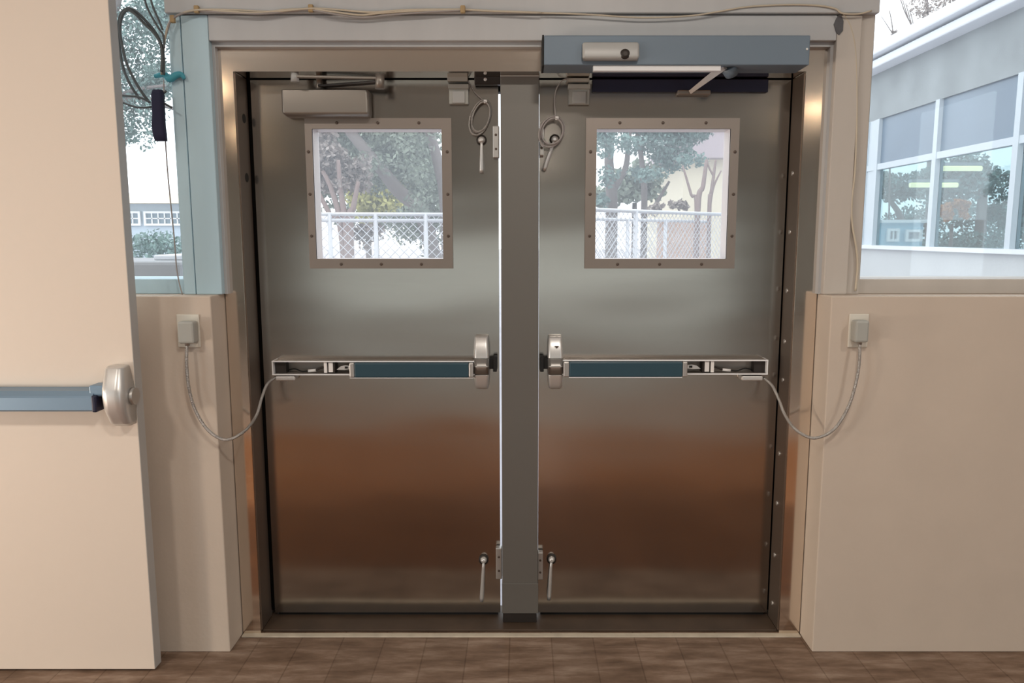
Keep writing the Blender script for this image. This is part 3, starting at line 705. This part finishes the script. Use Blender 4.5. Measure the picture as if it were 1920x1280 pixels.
# trees seen through the left door's window
tree('oak_tree', 'leafy tree with a thick leaning trunk behind the left door window', base(850, 9),
     [([base(850,9), up(800,430,9), up(742,352,9), up(700,300,9), up(655,245,9), up(600,170,9)], 0.10, 0.05), ([base(842,8.6), up(836,400,8.6), up(822,310,8.6), up(805,245,8.6), up(780,150,8.6)], 0.075, 0.045)],
     [(*up(720,265,9.4), 0.95,0.7,0.55), (*up(800,330,9.3), 0.45,0.5,0.75), (*up(640,250,9.6), 0.6,0.6,0.45), (*up(760,420,9.2), 0.40,0.4,0.30), (*up(815,430,9.2), 0.3,0.3,0.4), (*up(690,300,8.7), 0.28,0.2,0.2), (*up(770,300,8.4), 0.35,0.25,0.4), (*up(775,390,8.5), 0.2,0.2,0.2)], 6500, 0.052, 'leaf', seed=3)
tree('small_tree', 'pinkish small tree with forked stems behind the left door window', base(652, 8),
     [([base(652,8), up(650,430,8), up(636,400,8), up(620,350,8), up(605,320,8)], 0.045, 0.02), ([base(652,8), up(650,440,8), up(645,400,8), up(638,350,8), up(634,300,8)], 0.045, 0.02), ([base(650,8), up(640,440,8), up(620,405,8), up(602,370,8), up(580,330,8)], 0.035, 0.018), ([base(654,8), up(656,430,8), up(662,390,8), up(672,340,8)], 0.05, 0.02)],
     [(*up(640,320,8.2), 0.33,0.3,0.30), (*up(605,300,8.2), 0.25,0.25,0.3), (*up(690,440,8.3), 0.3,0.2,0.14)], 2200, 0.05, 'leafp', 'bark2', seed=5)
tree('yellow_bush', 'yellow-green bush beyond the leaning trunk, left door window', base(705, 12), [([base(705,12), up(705,400,12)], 0.05, 0.03)],
     [(*up(705,365,12), 0.55,0.5,0.52), (*up(725,395,12), 0.45,0.4,0.3)], 1500, 0.085, 'leafy', seed=8, cat='bush')
tree('pale_hedge', 'grey-green hedge far behind the left door window', base(700, 15), [([base(690,15), up(690,420,15)], 0.08, 0.05)],
     [(*up(640,300,15), 1.6,0.8,1.2), (*up(760,300,15), 1.4,0.8,1.3), (*up(800,400,15), 0.9,0.6,0.6)], 3600, 0.11, 'leaf', seed=9, cat='hedge')
# trees seen through the right door's window
tree('dark_tree', 'teal-grey tree with two dark trunks behind the right door window', base(1148, 9.5),
     [([base(1146,9.5), up(1147,395,9.5), up(1145,345,9.5), up(1142,290,9.5), up(1150,220,9.5)], 0.085, 0.045), ([up(1147,360,9.5), up(1160,340,9.5), up(1174,310,9.5), up(1178,270,9.5), up(1186,210,9.5)], 0.045, 0.025), ([base(1208,9.8), up(1208,390,9.8), up(1207,340,9.8), up(1203,300,9.8), up(1195,240,9.8)], 0.045, 0.03), ([up(1222,396,9.9), up(1240,365,9.9), up(1255,340,9.9)], 0.03, 0.015)],
     [(*up(1240,275,9.8), 0.42,0.4,0.32), (*up(1270,300,9.8), 0.32,0.4,0.24), (*up(1190,240,9.9), 0.75,0.5,0.13), (*up(1290,245,9.9), 0.45,0.5,0.26), (*up(1130,270,9.0), 0.20,0.3,0.28), (*up(1140,330,9.1), 0.14,0.2,0.14), (*up(1215,330,9.2), 0.25,0.2,0.14), (*up(1175,265,9.2), 0.25,0.2,0.14), (*up(1130,375,9.2), 0.10,0.2,0.12)], 3300, 0.048, 'leaf2', seed=11)
tree('crape_myrtle', 'bare forked small tree with reddish stems behind the right door window', base(1308, 8),
     [([base(1308,8), up(1308,400,8), up(1318,350,8), up(1325,300,8)], 0.035, 0.018), ([base(1307,8), up(1306,402,8), up(1296,365,8), up(1280,310,8)], 0.025, 0.010), ([base(1334,8), up(1330,400,8), up(1333,365,8), up(1338,330,8), up(1342,300,8)], 0.025, 0.012), ([up(1331,385,8), up(1338,350,8), up(1352,320,8)], 0.015, 0.008), ([up(1337,328,8), up(1330,315,8), up(1324,298,8)], 0.012, 0.007)],
     [(*up(1272,385,8.1), 0.12,0.1,0.08), (*up(1230,390,8.4), 0.10,0.1,0.08)], 160, 0.04, 'leafp', 'bark2', seed=12)
tree('far_tree', 'soft pale tree far behind the right door window', base(1190, 13), [([base(1190,13), up(1190,380,13)], 0.06, 0.04)],
     [(*up(1185,345,13), 0.6,0.5,0.4), (*up(1140,370,13), 0.5,0.5,0.28)], 900, 0.10, 'leaf', seed=13)
# houses behind
def house(lab, px0, px1, Y, py_eave, py_ridge, wm, rm, ridge_px=None):
    a, b = at(px0, py_eave, Y), at(px1, py_eave, Y); zr = at(px0, py_ridge, Y).z
    t = thing('house', lab, 'house', ((a.x+b.x)/2, Y, GZ))
    part_box('wall', E[wm], t, a.x, b.x, Y, Y+5, GZ, a.z)
    xm = at(ridge_px, 441, Y).x if ridge_px else None
    bm = B()
    if xm is None:      # ridge along x
        v = [(a.x-0.3,Y-0.4,a.z),(b.x+0.3,Y-0.4,a.z),(b.x+0.3,Y+2.5,zr),(a.x-0.3,Y+2.5,zr),(a.x-0.3,Y+5.4,a.z),(b.x+0.3,Y+5.4,a.z)]
        q = [bm.verts.new(p) for p in v]
        for f in ((0,1,2,3),(3,2,5,4),(0,3,4),(1,5,2),(0,4,5,1)): bm.faces.new([q[i] for i in f])
    else:
        prism(bm, [(a.x-0.5,a.z),(b.x+0.5,a.z),(xm,zr)], Y-0.4, Y+5.4)
    bmesh.ops.recalc_face_normals(bm, faces=bm.faces[:]); obj('roof', bm, E[rm], t); return t
house('cream house with a pinkish gable roof behind the right door window', 1282, 1470, 17, 299, 180, 'wally', 'roofp', 1376)
hs = house('pale house with tan roof and white sash windows behind the left window', 120, 420, 20, 382, 352, 'wallb', 'roofy')
def sash(par, a, b, y0, y1, Y, nx, ny):
    p, q = at(a, y1, Y), at(b, y0, Y)
    f = part_box('window', E['winglass'], par, p.x, q.x, Y-0.04, Y+0.01, p.z, q.z)
    bm = B(); ring(bm, (p.x-0.04,q.x+0.04,p.z-0.04,q.z+0.04), (p.x+0.012,q.x-0.012,p.z+0.012,q.z-0.012), Y-0.09, Y-0.03)
    for i in range(1, nx): x = p.x+(q.x-p.x)*i/nx; box(bm, x-0.013, x+0.013, Y-0.08, Y-0.03, p.z, q.z)
    for i in range(1, ny): z = p.z+(q.z-p.z)*i/ny; box(bm, p.x, q.x, Y-0.08, Y-0.03, z-0.013, z+0.013)
    obj('sash_bars', bm, E['winwhite'], f)
sash(hs, 228, 262, 399, 420, 20, 3, 2); sash(hs, 276, 346, 399, 420, 20, 6, 2)
# hedge, sunlit slab and ledge outside the left window
tree('leafy_tree', 'tall teal-leaved tree filling the top of the left window', base(150, 9), [([base(140,9), up(150,300,9), up(170,150,9), up(215,-20,9)], 0.16, 0.1), ([up(160,230,9), up(250,185,9), up(330,205,9)], 0.04, 0.02), ([up(165,200,9), up(250,170,9), up(310,160,9)], 0.03, 0.015)],
     [(*up(255,60,9.2), 0.70,0.6,0.62), (*up(320,20,9.2), 0.40,0.5,0.4), (*up(230,170,9), 0.5,0.5,0.35), (*up(225,235,9), 0.28,0.4,0.34), (*up(200,300,9), 0.35,0.4,0.35), (*up(300,150,9.2), 0.3,0.4,0.25)], 4800, 0.045, 'leaf2', seed=21)
tree('blue_hedge', 'bluish low hedge in front of the pale house, left window', base(290, 13), [],
     [(*up(230,462,13), 0.8,0.5,0.30), (*up(290,458,13), 0.6,0.5,0.30), (*up(350,462,13), 0.8,0.5,0.28), (*up(260,530,13), 1.2,0.5,0.75), (*up(350,530,13), 0.9,0.5,0.75)], 1600, 0.07, 'leaf2', seed=22, cat='hedge')
p, q = at(150, 522, 4.2), at(337, 490, 4.2)
t = thing('ledge', 'grey concrete ledge topped with a sunlit white patch outside the left window', 'ledge', ((p.x+q.x)/2, 4.2, GZ))
part_box('ledge_body', E['concrete'], t, p.x-1, q.x, 4.2, 4.9, GZ, q.z, bev=0.02)
part_box('sunlit_slab', E['fascia'], t, at(288,490,4.4).x, q.x-0.02, 4.4, 4.9, q.z, q.z+0.03, bev=0.008)  # white slab standing in for the sunlit top of the ledge

# chain-link fences
def fence(lab, A, Bp, zt, rails, bottom, post_t, pitch=0.055):
    A, Bp = Vector(A), Vector(Bp); L = (Bp-A).length; d = (Bp-A)/L; nrm = Vector((-d.y, d.x, 0))
    t = thing('chain_link_fence', lab, 'fence', A)
    for z in rails: part_tube('rail', E['galv'], t, [A+Vector((0,0,z-A.z)), Bp+Vector((0,0,z-Bp.z))], 0.015, 8)
    for k in post_t:
        P = A+d*L*k; part_tube('post', E['galv'], t, [Vector((P.x,P.y,GZ)), Vector((P.x,P.y,zt+0.01))], 0.018, 8)
    bm = B(); hgt = zt-bottom
    for sg in (1,-1):
        n = int((L+hgt)/pitch)
        for i in range(n+1):
            s = i*pitch - (hgt if sg > 0 else 0)
            e0, e1 = s, s+sg*hgt; z0, z1 = bottom, zt
            if sg < 0: e0, e1 = s, s-hgt
            lo, hi = 0.0, 1.0
            for lim, sig in ((0,1),(L,-1)):
                f0, f1 = sig*(e0-lim), sig*(e1-lim)
                if f0 < 0 and f1 < 0: lo = 2
                elif f0 < 0: lo = max(lo, -f0/(f1-f0))
                elif f1 < 0: hi = min(hi, f0/(f0-f1))
            if lo < hi:
                a = A+d*(e0+(e1-e0)*lo)+nrm*0.004*sg; b = A+d*(e0+(e1-e0)*hi)+nrm*0.004*sg
                a.z = z0+(z1-z0)*lo; b.z = z0+(z1-z0)*hi
                if (b-a).length > 0.02: tube(bm, [a, b], 0.0032, 4)
    obj('wire_mesh', bm, E['galv'], t)
zr1 = up(1118, 392, 5.6).z
fence('chain-link fence just outside the right door window', (up(1085,441,5.6).x,5.6,GZ), (up(1440,441,7.6).x,7.6,GZ), zr1, (zr1,), 0.9, (0.24,0.85))
zr2 = up(1118, 409, 6.6).z
fence('lower second chain-link fence crossing behind the first, right door window', (up(1100,441,6.6).x,6.8,GZ), (up(1420,441,6.6).x,8.3,GZ), zr2, (zr2,), 1.25, (0.3,0.6), 0.09)
zr3 = up(600, 401, 6.2).z
fence('chain-link fence outside the left door window', (up(545,441,6.2).x,6.2,GZ), (up(860,441,6.4).x,6.4,GZ), zr3, (zr3, zr3-0.05), 0.9, (0.23,0.5,0.8), 0.075)
p, q = at(1243, 436, 13), at(1330, 412, 13)
bm = B(); box(bm, p.x, q.x, 13, 13.6, GZ, q.z, bev=0.02); tag(obj('brick_planter', bm, E['brick'], None, ((p.x+q.x)/2, 13, GZ)), 'orange brick planter beyond the fences, right door window', 'planter')

# wing of the building seen through the right window
XW = 5.0; y0w = 3.3; yE = atx(1614, 441, XW).y
def zw(py, px=1760): return atx(px, py, XW).z
zft, zfm, zfb, zhd, ztr, zsl = zw(42), zw(64), zw(86), zw(187), zw(291), zw(463)
t = thing('building_wing', 'pale building wing with a long window row outside the right window', 'building', (XW, y0w, GZ))
part_box('lower_wall', E['wallpale'], t, XW, XW+0.25, y0w, yE, GZ, zsl-0.05)
part_box('window_sill', E['fascia'], t, XW-0.06, XW+0.25, y0w, yE, zsl-0.05, zsl)
part_box('grey_band', E['band'], t, XW, XW+0.25, y0w, yE, zhd, zfb)
part_box('gutter', E['fascia'], t, XW-0.22, XW+0.25, y0w, yE+0.3, zfb, zfm-0.03, bev=0.02)
part_box('fascia', E['fascia'], t, XW-0.30, XW+0.25, y0w, yE+0.3, zfm, zft, bev=0.02)
part_box('roof_slab', E['band'], t, XW+0.25, XW+6, y0w, yE+0.3, zfb, zft)
ys = [yE-0.05] + [atx(p_, 320, XW).y for p_ in (1643,1752,1903)]
ys += [ys[-1]-1.45, ys[-1]-2.9, y0w]
for i, y in enumerate(ys):
    part_box('mullion', E['mullw'], t, XW-0.02, XW+0.08, y-0.045, y+0.045, zsl, zhd)
for i in range(1, len(ys)-1):
    part_box('upper_panel', E['panel'], t, XW+0.03, XW+0.06, ys[i+1]+0.045, ys[i]-0.045, ztr+0.04, zhd)
    part_box('glass_pane', G_wing, t, XW+0.04, XW+0.046, ys[i+1]+0.045, ys[i]-0.045, zsl, ztr-0.04)
part_box('corner_panel', E['mullw'], t, XW+0.0, XW+0.06, ys[1]+0.045, yE-0.05, zsl, zhd)
part_box('transom', E['mullw'], t, XW-0.012, XW+0.072, y0w, yE, ztr-0.04, ztr+0.04)
for lab, a, b, py, Y in (('glowing yellow tube lamp inside the wing, upper of the two', 1767, 1840, 316, 10.8), ('glowing yellow tube lamp inside the wing, lower of the two', 1706, 1795, 347, 11.4)):
    p, q = at(a, py, Y), at(b, py, Y)
    t = thing('tube_lamp', lab, 'lamp', ((p.x+q.x)/2, Y, p.z))
    part_tube('tube', emit('lamp_tube', (1,0.93,0.55), 1.6), t, [p, q], 0.035, 10)
    part_box('lamp_housing', E['mullw'], t, p.x, q.x, Y-0.05, Y+0.05, p.z+0.035, p.z+0.08)
Y = 16.0; p, q = at(1649, 470, Y), at(1732, 412, Y)
t = thing('shed', 'pale blue shed with a window seen through the wing glass', 'shed', ((p.x+q.x)/2, Y, GZ))
part_box('shed_wall', E['shed'], t, p.x, q.x, Y, Y+1.5, GZ, q.z-0.06)
part_box('shed_roof', E['winwhite'], t, p.x-0.08, q.x+0.08, Y-0.1, Y+1.6, q.z-0.06, q.z)
sash(t, 1664, 1680, 432, 449, Y, 2, 1); sash(t, 1698, 1722, 434, 449, Y, 1, 1)
tree('orange_shrub', 'orange-leaved shrub seen through the wing glass', base(1785, 15), [([base(1785,15), up(1785,420,15)], 0.05, 0.03)],
     [(*up(1775,393,15), 0.16,0.15,0.20), (*up(1800,385,15), 0.20,0.15,0.10), (*up(1808,402,15), 0.10,0.1,0.10)], 500, 0.09, 'leafo', seed=31, cat='shrub')
tree('garden_tree', 'dark green tree seen through the wing glass behind the shed', base(1690, 21.5), [([base(1690,21.5), up(1690,420,21.5), up(1665,370,21.5)], 0.12, 0.06)],
     [(*up(1690,345,21.5), 1.0,0.7,0.5), (*up(1660,350,21.5), 0.5,0.6,0.5)], 1500, 0.10, 'leaf2', seed=32)
tree('green_tree', 'broad green tree seen through the wing glass behind the shrub', base(1840, 18), [([base(1840,18), up(1840,400,18), up(1845,330,18)], 0.15, 0.08)],
     [(*up(1830,340,18), 1.3,0.8,0.7), (*up(1900,390,18), 1.0,0.8,0.7), (*up(1780,370,18.5), 0.7,0.6,0.5), (*up(1850,450,17), 1.3,0.6,0.22)], 3200, 0.10, 'leaf2', seed=33)
tree('bare_tree', 'bare twiggy tree against the white sky above the wing roof', base(1720, 20),
     [([base(1745,20), up(1745,200,20), up(1740,60,20), up(1735,-40,20)], 0.08, 0.03)] +
     [([up(1740,110-8*i,20), up(1740+s*(20+6*i),70-12*i,20), up(1740+s*(34+8*i),20-14*i,20)], 0.022, 0.008) for i in range(4) for s in (-1,1)] + [([base(1672,20), up(1672,110,20), up(1674,60,20), up(1668,20,20)], 0.025, 0.01), ([up(1674,64,20), up(1662,45,20), up(1652,30,20)], 0.012, 0.006)],
     [(*up(1750,20,20), 0.55,0.4,0.45), (*up(1790,5,20), 0.35,0.3,0.25), (*up(1680,65,20), 0.12,0.1,0.12)], 300, 0.07, 'leafp', seed=34)

tree('garden_hedge', 'low dark hedge behind the shed and shrub, seen through the wing glass', base(1800, 23), [],
     [(*up(1660,425,23), 0.8,0.6,0.55), (*up(1730,415,23), 0.8,0.6,0.65), (*up(1790,405,23), 0.9,0.6,0.75), (*up(1860,420,23), 0.9,0.6,0.6), (*up(1930,420,23), 0.9,0.6,0.6), (*up(1700,480,23), 1.6,0.6,0.7), (*up(1850,480,23), 1.8,0.6,0.7), (*up(1780,535,23), 2.2,0.5,0.45)], 3600, 0.10, 'leaf2', seed=41, cat='hedge')

# ------------------------------------------------------------- light
w = bpy.data.worlds.new('overcast_sky'); bpy.context.scene.world = w; w.use_nodes = True
w.node_tree.nodes['Background'].inputs[0].default_value = (0.88,0.95,1.0,1); w.node_tree.nodes['Background'].inputs[1].default_value = 2.45
def lamp(name, loc, size, power, col, rot=(0,0,0), shape='DISK', size_y=None):
    l = bpy.data.lights.new(name, 'AREA'); l.shape = shape; l.size = size; l.energy = power; l.color = col
    if size_y: l.size_y = size_y
    o = bpy.data.objects.new(name, l); C.objects.link(o); o.location = loc; o.rotation_euler = rot; return o
warm = (1.0,0.925,0.83)
lamp('unseen_side_light', (-4.2,0.03,0.5), 0.38, 36, (1.0,0.87,0.73), (PI/2-0.2,0,-0.75))  # unseen low key light from the left, acting as floor bounce
lamp('unseen_side_light', (-5.5,1.4,0.7), 0.5, 68, (1.0,0.84,0.66), (PI/2,0,-1.37))  # added unseen light to brighten the right half wall's inner end
for x, y, p in ((-3.5,-3.5,6), (3.9,-5.1,6), (-4.6,-7.6,7), (0.4,0.1,44), (2.7,0.1,35), (-2.0,0.1,28), (0.3,-8.5,16)):
    lamp('ceiling_lamp_and_fill', (x,y,3.15), 0.35, p, warm if p > 15 else (1.0,0.72,0.45))  # weak orange lamps glint in the frame; stronger ones are added ambient fill
# unseen daylight panels: side ones added for light, back one for the doors' reflection
lamp('daylight_panel', (-5.8,-2.5,2.1), 4.5, 84, (0.78,0.91,1.0), (0,-PI/2,0), 'RECTANGLE', 1.8)
lamp('daylight_panel', (5.8,-5.0,1.9), 6, 110, (0.82,0.93,1.0), (0,PI/2,0), 'RECTANGLE', 1.8)
lamp('daylight_panel', (0,RB+0.1,0.8), 9, 34, (0.88,1.0,0.99), (PI/2,0,0), 'RECTANGLE', 1.5)

# ------------------------------------------------------------- camera
cam = bpy.data.cameras.new('camera'); co = bpy.data.objects.new('camera', cam); C.objects.link(co)
cam.sensor_width = 36; cam.lens = F/1920*36; cam.shift_x = -(CX-960)/1920
co.location = (0,0,H); co.rotation_euler = (PI/2 - math.atan(TANP), 0, 0)
sc = bpy.context.scene; sc.camera = co
sc.view_settings.view_transform = 'Standard'; sc.view_settings.look = 'None'; sc.view_settings.gamma = 1; sc.view_settings.exposure = -0.1
sc.view_settings.use_curve_mapping = False
